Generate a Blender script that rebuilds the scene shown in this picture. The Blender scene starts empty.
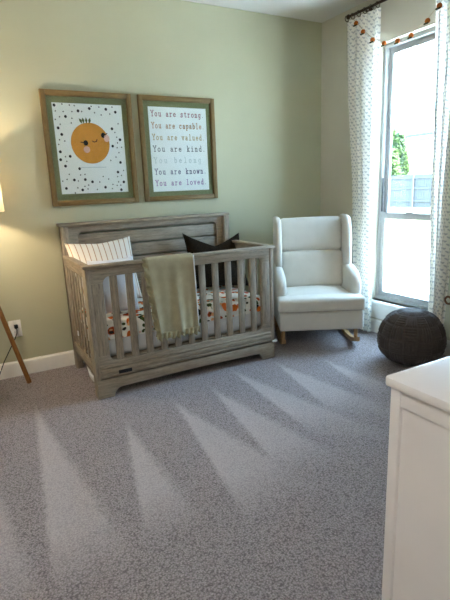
import bpy, bmesh, math, random
from mathutils import Vector, Matrix
random.seed(7)
C = bpy.context.scene.collection
PI = math.pi

# ------------------------------------------------------------------ materials
def lin(c):
    return tuple((x/12.92 if x <= .04045 else ((x+.055)/1.055)**2.4) for x in [v/255 for v in c])
class NT:
    def __init__(s, name):
        s.m = bpy.data.materials.new(name); s.m.use_nodes = True
        s.t = s.m.node_tree; s.t.nodes.clear()
        s.out = s.n('ShaderNodeOutputMaterial')
    def n(s, t, **k):
        x = s.t.nodes.new(t)
        for a, b in k.items(): setattr(x, a, b)
        return x
    def l(s, a, b): s.t.links.new(a, b)
    def setv(s, sock, v):
        if hasattr(v, 'is_output') or isinstance(v, bpy.types.NodeSocket): s.l(v, sock)
        else: sock.default_value = v
    def math(s, op, a, b=0.0, clamp=False):
        x = s.n('ShaderNodeMath', operation=op); x.use_clamp = clamp
        s.setv(x.inputs[0], a); s.setv(x.inputs[1], b); return x.outputs[0]
    def mix(s, f, a, b, mode='MIX'):
        x = s.n('ShaderNodeMix', data_type='RGBA', blend_type=mode)
        s.setv(x.inputs[0], f); s.setv(x.inputs[6], a); s.setv(x.inputs[7], b); return x.outputs[2]
    def ramp(s, f, stops, mode='LINEAR'):
        x = s.n('ShaderNodeValToRGB'); x.color_ramp.interpolation = mode
        e = x.color_ramp.elements
        while len(e) < len(stops): e.new(.5)
        for i, (p, c) in enumerate(stops):
            e[i].position = p; e[i].color = (*c, 1) if len(c) == 3 else c
        s.l(f, x.inputs[0]); return x.outputs[0]
    def coord(s, which='Object', scale=(1, 1, 1)):
        tc = s.n('ShaderNodeTexCoord'); mp = s.n('ShaderNodeMapping')
        mp.inputs['Scale'].default_value = scale
        s.l(tc.outputs[which], mp.inputs[0]); return mp.outputs[0]
    def noise(s, vec, scale, detail=3, rough=.5, out=0):
        x = s.n('ShaderNodeTexNoise'); s.l(vec, x.inputs['Vector'])
        x.inputs['Scale'].default_value = scale; x.inputs['Detail'].default_value = detail
        x.inputs['Roughness'].default_value = rough; return x.outputs[out]
    def bump(s, h, strength, dist=.01):
        x = s.n('ShaderNodeBump'); s.l(h, x.inputs['Height'])
        x.inputs['Strength'].default_value = strength; x.inputs['Distance'].default_value = dist
        return x.outputs[0]
    def bsdf(s, col, rough=.6, normal=None, spec=.5, metal=0, sheen=0):
        b = s.n('ShaderNodeBsdfPrincipled')
        s.setv(b.inputs['Base Color'], (*col, 1) if isinstance(col, tuple) and len(col) == 3 else col)
        b.inputs['Roughness'].default_value = rough; b.inputs['Metallic'].default_value = metal
        b.inputs['Specular IOR Level'].default_value = spec
        if sheen: b.inputs['Sheen Weight'].default_value = sheen
        if normal is not None: s.l(normal, b.inputs['Normal'])
        s.l(b.outputs[0], s.out.inputs[0]); return b

def plain(name, c, rough=.6, spec=.4, metal=0, var=.06, scale=30, bump=0.0, bscale=200, sheen=0):
    t = NT(name); v = t.coord()
    col = lin(c)
    n = t.noise(v, scale, 3)
    f = t.ramp(n, [(.3, tuple(x*(1-var) for x in col)), (.7, tuple(min(1, x*(1+var)) for x in col))])
    nm = t.bump(t.noise(v, bscale, 2), bump, .002) if bump else None
    t.bsdf(f, rough, nm, spec, metal, sheen); return t.m

def wood(name, light, dark, sc, rough=.6, bump=.25, spec=.3):
    t = NT(name); v = t.coord('Object', sc)
    n1 = t.noise(v, 6, 6, .65); n2 = t.noise(v, 22, 4, .7)
    f = t.math('ADD', t.math('MULTIPLY', n1, .6), t.math('MULTIPLY', n2, .4))
    a, b = lin(light), lin(dark)
    mid = tuple((x+y)/2 for x, y in zip(a, b))
    col = t.ramp(f, [(.33, b), (.48, mid), (.66, a)])
    t.bsdf(col, rough, t.bump(f, bump, .004), spec); return t.m

M = {}
M['wall_sage'] = plain('wall_sage', (184, 183, 155), .75, .25, var=.02, scale=3, bump=.12, bscale=140)
M['wall_greige'] = plain('wall_greige', (198, 193, 176), .75, .25, var=.02, scale=3, bump=.12, bscale=140)
M['ceiling'] = plain('ceiling', (216, 214, 208), .85, .2, var=.02, scale=3, bump=.15, bscale=120)
M['trim'] = plain('trim', (232, 230, 224), .4, .45, var=.02)
M['crib_x'] = wood('crib_grain_across', (176, 162, 142), (112, 101, 86), (1.1, 11, 11))
M['crib_z'] = wood('crib_grain_upright', (174, 160, 140), (110, 99, 84), (11, 11, 1.1))
M['crib_y'] = wood('crib_grain_deep', (170, 155, 134), (108, 96, 80), (11, 1.1, 11))
M['frame_x'] = wood('frame_oak_across', (136, 110, 66), (102, 80, 44), (3, 30, 30), .5, .15)
M['frame_z'] = wood('frame_oak_upright', (136, 110, 66), (102, 80, 44), (30, 30, 3), .5, .15)
M['mat_green'] = plain('mat_olive', (130, 131, 94), .8, .2, var=.05, scale=60)
M['paper'] = plain('print_paper', (240, 240, 236), .7, .3, var=.01)
M['ink'] = plain('ink_black', (28, 28, 30), .6, .3)
M['orange'] = plain('print_orange', (214, 146, 58), .7, .3, var=.06, scale=25)
M['pink'] = plain('print_pink', (235, 190, 175), .7, .3)
M['leafgreen'] = plain('print_green', (96, 106, 58), .7, .3)
M['faint'] = plain('ink_faint', (198, 205, 208), .7, .3)
for nm, c in dict(strong=(164, 98, 110), capable=(200, 146, 104), valued=(192, 164, 112), kind=(112, 114, 112),
                  belong=(206, 212, 208), known=(110, 104, 128), loved=(166, 120, 168)).items():
    M['ink_'+nm] = plain('ink_'+nm, c, .7, .3)
M['chair'] = plain('chair_linen', (206, 202, 192), .85, .25, var=.03, scale=14, bump=.25, bscale=350, sheen=.2)
M['chair_piping'] = plain('chair_piping', (176, 170, 158), .85, .2)
M['pale_wood'] = wood('pale_wood', (190, 152, 108), (138, 100, 64), (20, 3, 20), .5, .1)
M['dark_wood'] = wood('dark_wood', (128, 88, 58), (84, 56, 36), (20, 3, 20), .5, .1)
M['lamp_wood'] = wood('lamp_wood', (176, 122, 66), (128, 82, 40), (25, 25, 3), .45, .1)
M['white_lacquer'] = plain('white_lacquer', (232, 226, 225), .28, .5, var=.015, scale=8)
M['black_plastic'] = plain('black_plastic', (22, 22, 24), .4, .4)
M['white_plastic'] = plain('white_plastic', (236, 234, 228), .35, .45)
M['bronze'] = plain('rod_bronze', (70, 58, 46), .38, .5, .7)
M['felt_orange'] = plain('felt_orange', (176, 96, 34), .9, .2, var=.15, scale=60, bump=.5, bscale=180)
M['felt_leaf'] = plain('felt_leaf', (62, 64, 36), .9, .2)
M['string'] = plain('string', (190, 178, 150), .9, .2)
M['vinyl'] = plain('window_vinyl', (160, 160, 157), .45, .4)
M['gasket'] = plain('window_gasket', (40, 42, 44), .6, .3)
M['white_cloth'] = plain('white_cotton', (226, 227, 230), .9, .2, var=.03, scale=10, bump=.3, bscale=160)
M['mattress'] = plain('mattress_cover', (206, 205, 203), .9, .2, var=.04, scale=12, bump=.3, bscale=120)
M['dark_pillow'] = plain('dark_pillow', (38, 30, 20), .95, .1, var=.3, scale=80, bump=.6, bscale=220)
M['blanket'] = plain('blanket_sage', (168, 159, 130), .95, .15, var=.08, scale=16, bump=.5, bscale=240, sheen=.1)
M['blanket_edge'] = plain('blanket_ruffle', (158, 149, 117), .95, .15, var=.1, scale=16, bump=.5, bscale=240)
M['pouf'] = plain('pouf_yarn', (74, 66, 62), .9, .25, var=.12, scale=50, bump=.4, bscale=300, sheen=.1)
M['fence'] = wood('fence_boards', (84, 84, 86), (60, 60, 62), (14, 14, 1), .8, .1)
M['house_wall'] = plain('house_stucco', (232, 228, 220), .8, .2)
M['house_roof'] = plain('house_shingle', (170, 166, 160), .9, .2, var=.15, scale=20)
M['fascia'] = plain('house_fascia', (66, 68, 72), .7, .3)
M['house_glass'] = plain('house_window_glass', (84, 104, 112), .2, .5)
M['bark'] = plain('bark', (82, 66, 50), .9, .2, var=.2)
M['lawn'] = plain('yard_ground', (112, 112, 80), .95, .1, var=.15, scale=4)
M['bounce_pale'] = plain('bounce_slab_concrete', (214, 219, 222), .9, .2, var=.05, scale=5)  # pale colour of the added slab that reflects light indoors

t = NT('tree_leaves'); v = t.coord()
t.bsdf(t.ramp(t.noise(v, 3, 3), [(.35, lin((40, 60, 30))), (.65, lin((66, 88, 42)))]), .7, None, .2); M['leaves'] = t.m

# clear panes
t = NT('window_glass')
tr = t.n('ShaderNodeBsdfTransparent'); tr.inputs[0].default_value = (.96, .98, .98, 1)
gl = t.n('ShaderNodeBsdfGlossy'); gl.inputs['Roughness'].default_value = .02
lw = t.n('ShaderNodeLayerWeight'); lw.inputs[0].default_value = .5
fr_ = t.math('ADD', t.math('MULTIPLY', t.math('POWER', lw.outputs['Facing'], 4.0), .6), .025)
mx = t.n('ShaderNodeMixShader'); t.l(fr_, mx.inputs[0]); t.l(tr.outputs[0], mx.inputs[1]); t.l(gl.outputs[0], mx.inputs[2])
t.l(mx.outputs[0], t.out.inputs[0]); M['glass'] = t.m

# lamp shade: cloth that lets the bulb through
def cloth_through(name, col, amount, rough=.9):
    t = NT(name)
    d = t.n('ShaderNodeBsdfDiffuse'); s = t.n('ShaderNodeBsdfTranslucent'); m = t.n('ShaderNodeMixShader')
    t.setv(d.inputs[0], col); t.setv(s.inputs[0], col); m.inputs[0].default_value = amount
    t.l(d.outputs[0], m.inputs[1]); t.l(s.outputs[0], m.inputs[2]); t.l(m.outputs[0], t.out.inputs[0])
    return t
t = cloth_through('lamp_shade_linen', (*lin((240, 228, 205)), 1), .5); M['shade'] = t.m

# curtains: white cotton with rows of small grey leaf marks (UV in metres along the cloth)
t = NT('curtain_print')
uv = t.n('ShaderNodeUVMap'); sp = t.n('ShaderNodeSeparateXYZ'); t.l(uv.outputs[0], sp.inputs[0])
CW, CH = .046, .052
def marks(du, dv):
    x = t.math('SUBTRACT', t.math('FRACT', t.math('DIVIDE', t.math('ADD', sp.outputs[0], du), CW)), .5)
    y = t.math('SUBTRACT', t.math('FRACT', t.math('DIVIDE', t.math('ADD', sp.outputs[1], dv), CH)), .5)
    xs = t.math('MULTIPLY', x, CW); ys = t.math('MULTIPLY', y, CH)
    a = t.math('ADD', t.math('MULTIPLY', xs, .9), t.math('MULTIPLY', ys, .35))
    b = t.math('SUBTRACT', t.math('MULTIPLY', ys, .9), t.math('MULTIPLY', t.math('ABSOLUTE', xs), .45))
    q = t.math('ADD', t.math('POWER', t.math('ABSOLUTE', t.math('DIVIDE', a, .0115)), 2), t.math('POWER', t.math('ABSOLUTE', t.math('DIVIDE', b, .0062)), 2))
    return t.math('MULTIPLY', t.math('SUBTRACT', 1.15, q), 4, True)
mk = t.math('MAXIMUM', marks(0, 0), marks(CW/2, CH/2))
ccol = t.mix(mk, (*lin((243, 240, 232)), 1), (*lin((198, 197, 198)), 1))
d = t.n('ShaderNodeBsdfDiffuse'); s_ = t.n('ShaderNodeBsdfTranslucent'); m_ = t.n('ShaderNodeMixShader')
t.l(ccol, d.inputs[0]); t.l(ccol, s_.inputs[0]); m_.inputs[0].default_value = .30
t.l(d.outputs[0], m_.inputs[1]); t.l(s_.outputs[0], m_.inputs[2]); t.l(m_.outputs[0], t.out.inputs[0]); M['curtain'] = t.m

# striped pillow
t = NT('pillow_stripes')
uv = t.n('ShaderNodeUVMap'); sp = t.n('ShaderNodeSeparateXYZ'); t.l(uv.outputs[0], sp.inputs[0])
fx = t.math('FRACT', t.math('MULTIPLY', sp.outputs[0], 12))
st = t.math('MULTIPLY', t.math('SUBTRACT', .11, t.math('ABSOLUTE', t.math('SUBTRACT', fx, .5))), 14, True)
pc = t.mix(st, (*lin((232, 226, 216)), 1), (*lin((176, 140, 110)), 1))
t.bsdf(pc, .9, t.bump(t.noise(t.coord(), 160, 2), .3, .002), .2); M['stripes'] = t.m

# floral sheet
t = NT('floral_sheet'); v = t.coord()
wv = t.n('ShaderNodeVectorMath', operation='ADD'); t.l(v, wv.inputs[0])
nz = t.n('ShaderNodeVectorMath', operation='SCALE'); t.l(t.noise(v, 14, 2, .5, 1), nz.inputs[0]); nz.inputs['Scale'].default_value = .05
t.l(nz.outputs[0], wv.inputs[1])
def blobs(scale, th, stops, base, off):
    vo = t.n('ShaderNodeTexVoronoi'); vo.inputs['Scale'].default_value = scale
    mp = t.n('ShaderNodeMapping'); mp.inputs['Location'].default_value = off; t.l(wv.outputs[0], mp.inputs[0]); t.l(mp.outputs[0], vo.inputs['Vector'])
    sx = t.n('ShaderNodeSeparateColor'); t.l(vo.outputs['Color'], sx.inputs[0])
    c = t.ramp(sx.outputs[0], stops, 'CONSTANT')
    f = t.math('MULTIPLY', t.math('MULTIPLY', t.math('SUBTRACT', th, vo.outputs['Distance']), 14, True), t.math('GREATER_THAN', sx.outputs[1], .2))
    return t.mix(f, base, c)
base = (*lin((226, 224, 214)), 1)
c1 = blobs(14, .50, [(0, lin((206, 104, 34))), (.38, lin((170, 70, 26))), (.55, lin((74, 88, 44))), (.72, lin((214, 140, 60))), (.88, lin((40, 42, 30)))], base, (0, 0, 0))
c2 = blobs(24, .36, [(0, lin((60, 74, 40))), (.35, lin((196, 96, 50))), (.6, lin((226, 170, 120))), (.8, lin((44, 40, 34)))], c1, (3, 1, 2))
t.bsdf(c2, .9, t.bump(t.noise(v, 150, 2), .3, .002), .2); M['floral'] = t.m

# carpet: twisted pile with the wedge-shaped strokes a vacuum leaves
t = NT('carpet_pile'); v = t.coord('Object')
sp = t.n('ShaderNodeSeparateXYZ'); t.l(v, sp.inputs[0])
jit = t.math('MULTIPLY', t.math('SUBTRACT', t.noise(v, 30, 4, .7), .5), .07)
X = t.math('ADD', sp.outputs[0], jit); Y = t.math('ADD', sp.outputs[1], jit)
STROKES = [((-3.16, -1.25), (-3.36, -2.1), (-3.04, -2.2), 1.), ((-2.88, -.50), (-3.02, -2.05), (-2.72, -2.08), 1.), ((-2.43, -1.05), (-2.66, -2.05), (-2.41, -2.10), 1.),
           ((-2.10, -1.02), (-2.27, -2.16), (-1.88, -2.12), 1.), ((-1.80, -.90), (-1.96, -2.0), (-1.63, -2.06), .9), ((-1.54, -.72), (-1.62, -1.8), (-1.26, -2.07), .9),
           ((-1.17, -.80), (-1.36, -1.68), (-1.01, -1.96), .9), ((-.82, -.93), (-.98, -1.58), (-.76, -1.8), .8)]
tot = None
def half(p, q, w):   # signed distance to the left of p->q over w
    dx, dy = q[0]-p[0], q[1]-p[1]; L = math.hypot(dx, dy); nx, ny = -dy/L, dx/L
    s = t.math('ADD', t.math('MULTIPLY', X, nx), t.math('MULTIPLY', Y, ny))
    return t.math('DIVIDE', t.math('SUBTRACT', s, nx*p[0]+ny*p[1]), w, True)
STROKES = [(A, tuple(A[i]+1.12*(B[i]-A[i]) for i in (0, 1)), tuple(A[i]+1.12*(D[i]-A[i]) for i in (0, 1)), k) for A, B, D, k in STROKES]
for A, B, D, k in STROKES:
    a = half(A, B, .025); b = half(D, A, .05); c = half(B, D, .30)
    f = t.math('MULTIPLY', t.math('MULTIPLY', t.math('MULTIPLY', a, b), c), k)
    # along each stroke the pile lies flattest by its bright left edge
    f = t.math('MULTIPLY', f, t.math('SUBTRACT', 1.0, t.math('MULTIPLY', half(A, B, .40), .6)))
    tot = f if tot is None else t.math('MAXIMUM', tot, f)
vo = t.n('ShaderNodeTexVoronoi'); vo.inputs['Scale'].default_value = 135; t.l(v, vo.inputs['Vector'])
n1 = t.noise(v, 170, 3, .7); n2 = t.noise(v, 2.2, 3, .5)
h = t.math('ADD', t.math('MULTIPLY', vo.outputs['Distance'], -.55), n1)
pile = t.ramp(h, [(.0, lin((108, 99, 99))), (.26, lin((166, 155, 155))), (.55, lin((208, 197, 197)))])
soft = t.mix(t.math('MULTIPLY', n2, .2), pile, (*lin((150, 140, 140)), 1))
lay = t.mix(t.math('MULTIPLY', tot, .5), soft, (*lin((226, 217, 217)), 1))
t.bsdf(lay, .95, t.bump(h, .9, .012), .1, 0, .15); M['carpet'] = t.m

# ------------------------------------------------------------------ mesh helpers
def new_bm(): return bmesh.new()
def finish(name, bm, mat, parent=None, origin=(0, 0, 0), smooth=True, angle=40):
    bmesh.ops.recalc_face_normals(bm, faces=bm.faces)
    if any(origin): bmesh.ops.translate(bm, verts=bm.verts, vec=-Vector(origin))
    me = bpy.data.meshes.new(name); bm.to_mesh(me); bm.free()
    if smooth:
        for p in me.polygons: p.use_smooth = True
        try: me.set_sharp_from_angle(angle=math.radians(angle))
        except Exception: pass
    o = bpy.data.objects.new(name, me); C.objects.link(o)
    if mat: me.materials.append(M[mat])
    if parent: o.parent = parent
    elif any(origin): o.location = origin
    return o
def join_into(bm, src):
    me = bpy.data.meshes.new('tmp'); src.to_mesh(me); src.free(); bm.from_mesh(me); bpy.data.meshes.remove(me)
def box(bm, lo, hi, bev=.003, seg=2):
    b = new_bm(); bmesh.ops.create_cube(b, size=1)
    lo, hi = Vector(lo), Vector(hi); c = (lo+hi)/2; d = hi-lo
    for v in b.verts: v.co = Vector((v.co.x*d.x, v.co.y*d.y, v.co.z*d.z))+c
    if bev: bmesh.ops.bevel(b, geom=b.edges[:], offset=min(bev, min(d)*.45), segments=seg, affect='EDGES', profile=.5)
    join_into(bm, b); return bm
def cushion(bm, lo, hi, r, bulge=(0, 0, 0), n=8, mat=None):
    """box with round edges whose faces swell outward; mat: optional Matrix applied"""
    lo, hi = Vector(lo), Vector(hi); c = (lo+hi)/2; h = (hi-lo)/2
    def ticks(hh):
        rr = min(r, hh*.98); k = [-hh, -hh+rr*.12, -hh+rr*.3, -hh+rr*.55, -hh+rr]
        mid = [(-hh+rr)+(2*(hh-rr))*i/n for i in range(1, n)]
        return k+mid+[-x for x in reversed(k)]
    T = [ticks(h[i]) for i in range(3)]
    b = new_bm(); cache = {}
    def vert(p):
        key = tuple(round(x, 6) for x in p)
        if key in cache: return cache[key]
        q = Vector(p); inner = Vector([max(-(h[i]-min(r, h[i]*.98)), min(h[i]-min(r, h[i]*.98), q[i])) for i in range(3)])
        d = q-inner
        if d.length > 1e-9: q = inner+d.normalized()*min(r, max(abs(d[i]) for i in range(3)) if False else r)
        # limit where an axis is thinner than the radius
        for i in range(3): q[i] = max(-h[i], min(h[i], q[i]))
        u = [q[i]/h[i] for i in range(3)]
        for i in range(3):
            j, k = (i+1) % 3, (i+2) % 3
            q[i] += bulge[i]*u[i]*max(0, 1-u[j]**2)*max(0, 1-u[k]**2)
        cache[key] = b.verts.new(q+c); return cache[key]
    for i in range(3):
        j, k = (i+1) % 3, (i+2) % 3
        for s in (-h[i], h[i]):
            for a in range(len(T[j])-1):
                for d in range(len(T[k])-1):
                    qs = []
                    for (aa, dd) in ((a, d), (a+1, d), (a+1, d+1), (a, d+1)):
                        p = [0, 0, 0]; p[i] = s; p[j] = T[j][aa]; p[k] = T[k][dd]; qs.append(vert(p))
                    if len(set(qs)) >= 3:
                        try: b.faces.new(list(dict.fromkeys(qs)))
                        except ValueError: pass
    if mat is not None: bmesh.ops.transform(b, matrix=mat, verts=b.verts)
    join_into(bm, b); return bm
def plate(bm, outer, holes, axis, a0, a1, bev=0.0):
    """flat polygon with holes in the plane across axis, from a0 to a1; 2-D points are (x,z) for 'y', (y,z) for 'x', (x,y) for 'z'"""
    def P(p, a):
        return (p[0], a, p[1]) if axis == 'y' else ((a, p[0], p[1]) if axis == 'x' else (p[0], p[1], a))
    b = new_bm(); es = []
    for loop in [outer]+list(holes):
        vs = [b.verts.new(P(p, a0)) for p in loop]
        for i in range(len(vs)): es.append(b.edges.new((vs[i], vs[(i+1) % len(vs)])))
    bmesh.ops.triangle_fill(b, use_beauty=True, use_dissolve=False, edges=es)
    bmesh.ops.dissolve_limit(b, angle_limit=.001, verts=b.verts[:], edges=b.edges[:])
    r = bmesh.ops.extrude_face_region(b, geom=b.faces[:])
    d = Vector(P((0, 0), a1))-Vector(P((0, 0), a0))
    bmesh.ops.translate(b, vec=d, verts=[g for g in r['geom'] if isinstance(g, bmesh.types.BMVert)])
    bmesh.ops.recalc_face_normals(b, faces=b.faces)
    if bev:
        ed = [e for e in b.edges if len(e.link_faces) == 2 and e.calc_face_angle(0) > .6]
        bmesh.ops.bevel(b, geom=ed, offset=bev, segments=2, affect='EDGES', profile=.5)
    join_into(bm, b); return bm
def rrect(x0, x1, z0, z1, r=.04, corners=(1, 1, 1, 1), n=7):
    """rounded rectangle points counter-clockwise from lower left; corners ll, lr, ur, ul"""
    pts = []
    for (cx, cz, a0), on in zip(((x0+r, z0+r, PI), (x1-r, z0+r, 1.5*PI), (x1-r, z1-r, 0), (x0+r, z1-r, .5*PI)), corners):
        if on: pts += [(cx+r*math.cos(a0+i/n*PI/2), cz+r*math.sin(a0+i/n*PI/2)) for i in range(n+1)]
        else: pts.append((cx-r if cx == x0+r else cx+r, cz-r if cz == z0+r else cz+r))
    return pts
def rect(x0, x1, z0, z1): return [(x0, z0), (x1, z0), (x1, z1), (x0, z1)]
def tube(bm, pts, rad, n=10, cap=True, flat=None):
    pts = [Vector(p) for p in pts]; rs = rad if isinstance(rad, (list, tuple)) else [rad]*len(pts)
    rings = []; up = Vector((0, 0, 1))
    prev = None
    for i, p in enumerate(pts):
        d = (pts[min(i+1, len(pts)-1)]-pts[max(i-1, 0)]).normalized()
        if prev is None:
            a = d.cross(up if abs(d.z) < .9 else Vector((1, 0, 0))).normalized()
        else:
            a = (prev-d*prev.dot(d)).normalized()
        prev = a; b2 = d.cross(a)
        rings.append([bm.verts.new(p+a*math.cos(2*PI*k/n)*rs[i]+b2*math.sin(2*PI*k/n)*rs[i]*(flat or 1)) for k in range(n)])
    for i in range(len(rings)-1):
        for k in range(n):
            bm.faces.new((rings[i][k], rings[i][(k+1) % n], rings[i+1][(k+1) % n], rings[i+1][k]))
    if cap: bm.faces.new(rings[0][::-1]); bm.faces.new(rings[-1])
    return bm
def lathe(bm, prof, c=(0, 0, 0), n=48, close=True):
    rings = [[bm.verts.new((c[0]+r*math.cos(2*PI*k/n), c[1]+r*math.sin(2*PI*k/n), c[2]+z)) for k in range(n)] for r, z in prof]
    for i in range(len(rings)-1):
        for k in range(n): bm.faces.new((rings[i][k], rings[i][(k+1) % n], rings[i+1][(k+1) % n], rings[i+1][k]))
    if close: bm.faces.new(rings[0][::-1]); bm.faces.new(rings[-1])
    return bm
def ball(bm, c, r, sc=(1, 1, 1), seg=16):
    b = new_bm(); bmesh.ops.create_uvsphere(b, u_segments=seg, v_segments=seg//2, radius=r)
    for v in b.verts: v.co = Vector((v.co.x*sc[0], v.co.y*sc[1], v.co.z*sc[2]))+Vector(c)
    join_into(bm, b); return bm
def tag(o, label, cat, group=None):
    o['label'] = label; o['category'] = cat
    if group: o['group'] = group
    return o
def thing(name, loc, label, cat, group=None, rz=0):
    o = bpy.data.objects.new(name, None); C.objects.link(o); o.location = loc; o.rotation_euler = (0, 0, rz)
    o.empty_display_size = .1
    return tag(o, label, cat, group)
def struct(o): o['kind'] = 'structure'; return o
def pillow(name, mat, center, right, up, w, h, th, dip=0, sag=.0, n=26, pull=.06, taper=0):
    """stuffed square pillow standing in the plane right x up"""
    right, up = Vector(right).normalized(), Vector(up).normalized(); up = (up-right*up.dot(right)).normalized(); nrm = right.cross(up)
    bm = new_bm(); uvl = bm.loops.layers.uv.new('UVMap'); grid = {}
    for side in (1, -1):
        for i in range(n+1):
            for j in range(n+1):
                u, v = 2*i/n-1, 2*j/n-1
                if side == -1 and (i in (0, n) or j in (0, n)):
                    grid[(side, i, j)] = grid[(1, i, j)]; continue
                x = u*w/2*(1-pull*(1-v*v)*abs(u)); y = v*h/2*(1-pull*(1-u*u)*abs(v))
                t_ = th*((1-u*u)*(1-v*v))**.42
                if dip and v > -.2:
                    k = max(0, (v+.2)/1.2); y -= dip*k*(1-abs(u)**1.15); t_ *= 1-.25*k*math.exp(-(u/.3)**2)
                t_ *= 1+.06*math.sin(7*u+3*v)
                y -= sag*(1-u*u)*(v+1)*.5
                x *= 1-taper*(1-v)/2
                grid[(side, i, j)] = bm.verts.new(Vector(center)+right*x+up*y+nrm*t_*side*.5)
    uvs = {}
    for side in (1, -1):
        for i in range(n):
            for j in range(n):
                ks = [(i, j), (i+1, j), (i+1, j+1), (i, j+1)]
                if side == -1: ks = ks[::-1]
                f = bm.faces.new([grid[(side, *k)] for k in ks])
                for lp, k in zip(f.loops, ks): lp[uvl].uv = (k[0]/n, k[1]/n)
    return finish(name, bm, mat, origin=tuple(center), angle=180)
def sheet_grid(bm, fn, nu, nv, uvfn=None):
    uvl = bm.loops.layers.uv.verify(); g = [[bm.verts.new(fn(i/nu, j/nv)) for j in range(nv+1)] for i in range(nu+1)]
    for i in range(nu):
        for j in range(nv):
            f = bm.faces.new((g[i][j], g[i+1][j], g[i+1][j+1], g[i][j+1]))
            if uvfn:
                for lp, (a, b) in zip(f.loops, ((i, j), (i+1, j), (i+1, j+1), (i, j+1))): lp[uvl].uv = uvfn(a/nu, b/nv)
    return bm
def solidify(o, th, off=0):
    m = o.modifiers.new('thickness', 'SOLIDIFY'); m.thickness = th; m.offset = off; return o

# ------------------------------------------------------------------ the room
XL, YF, H = -4.5, -5.0, 2.74
WY0, WY1, WZ0, WZ1 = -1.36, -.70, .292, 2.385     # window opening in the right wall
b = new_bm()
bmesh.ops.create_grid(b, x_segments=1, y_segments=1, size=.5)
for v in b.verts: v.co = Vector((XL if v.co.x < 0 else 0, YF if v.co.y < 0 else 0, 0))
r = bmesh.ops.extrude_face_region(b, geom=b.faces[:])
bmesh.ops.translate(b, vec=(0, 0, -.1), verts=[g for g in r['geom'] if isinstance(g, bmesh.types.BMVert)])
struct(finish('floor', b, 'carpet', smooth=False))
struct(finish('ceiling', box(new_bm(), (XL-.15, YF-.15, H), (.15, .15, H+.12), 0), 'ceiling', smooth=False))
struct(finish('wall_back', box(new_bm(), (XL-.15, 0, -.1), (.15, .15, H), 0), 'wall_sage', smooth=False))
struct(finish('wall_left', box(new_bm(), (XL-.15, YF, -.1), (XL, 0, H), 0), 'wall_greige', smooth=False))
struct(finish('wall_front', box(new_bm(), (XL-.15, YF-.15, -.1), (.15, YF, H), 0), 'wall_greige', smooth=False))
struct(finish('wall_right', plate(new_bm(), rect(YF, 0, -.1, H), [rect(WY0, WY1, WZ0, WZ1)], 'x', 0, .15), 'wall_greige', smooth=False))
def skirting(name, p, q, inward):
    # profiled board from p to q
    p, q = Vector(p), Vector(q); d = Vector(inward); bm = new_bm()
    prof = [(0, 0), (.016, 0), (.016, .092), (.012, .106), (.006, .112), (.004, .118), (0, .118)]
    A = [[bm.verts.new(e+d*x+Vector((0, 0, z))) for x, z in prof] for e in (p, q)]
    for i in range(len(prof)): bm.faces.new((A[0][i], A[0][(i+1) % len(prof)], A[1][(i+1) % len(prof)], A[1][i]))
    bm.faces.new(A[0]); bm.faces.new(A[1][::-1])
    struct(finish(name, bm, 'trim', angle=25))
skirting('baseboard_back', (XL, 0, 0), (0, 0, 0), (0, -1, 0))
skirting('baseboard_right', (0, 0, 0), (0, YF, 0), (-1, 0, 0))
skirting('baseboard_left', (XL, 0, 0), (XL, YF, 0), (1, 0, 0))
skirting('baseboard_front', (XL, YF, 0), (0, YF, 0), (0, 1, 0))

def window(idx, y0, y1):
    root = bpy.data.objects.new('window_%d' % idx, None); C.objects.link(root); root.location = (.06, (y0+y1)/2, WZ0)
    root['kind'] = 'structure'; og = tuple(root.location); z0, z1 = WZ0, WZ1
    def part(nm, bm, mt, par=root, **k): return struct(finish(nm, bm, mt, par, og, **k))
    part('window_frame', plate(new_bm(), rect(y0, y1, z0, z1), [rect(y0+.026, y1-.026, z0+.03, z1-.03)], 'x', .055, .13, .002), 'vinyl')
    zr = 1.035
    u = part('upper_sash', plate(new_bm(), rect(y0+.026, y1-.026, zr-.02, z1-.03), [rect(y0+.062, y1-.062, zr+.022, z1-.075)], 'x', .096, .122, .002), 'vinyl')
    l = part('lower_sash', plate(new_bm(), rect(y0+.026, y1-.026, z0+.03, zr+.022), [rect(y0+.068, y1-.068, z0+.075, zr-.03)], 'x', .064, .092, .002), 'vinyl')
    struct(finish('glass_pane', box(new_bm(), (.107, y0+.060, zr+.02), (.111, y1-.060, z1-.073), 0), 'glass', u))
    struct(finish('glass_pane', box(new_bm(), (.076, y0+.066, z0+.073), (.080, y1-.066, zr-.028), 0), 'glass', l))
    for o in u.children[:] + l.children[:]:
        for v in o.data.vertices: v.co -= Vector(og)
    part('balance_track', box(new_bm(), (.056, y1-.034, zr+.03), (.072, y1-.028, zr+.31), .001), 'gasket')
    part('sash_lock', box(new_bm(), (.050, (y0+y1)/2-.03, zr+.022), (.075, (y0+y1)/2+.03, zr+.034), .004), 'vinyl')
    bm = new_bm(); box(bm, (-.035, y0-.045, z0-.028), (.056, y1+.035, z0), .005)
    part('sill', bm, 'trim')
    part('apron', box(new_bm(), (-.014, y0-.03, .135), (0, y1+.02, z0-.028), .003), 'trim')
    return root
window(1, WY0, WY1)

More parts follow.
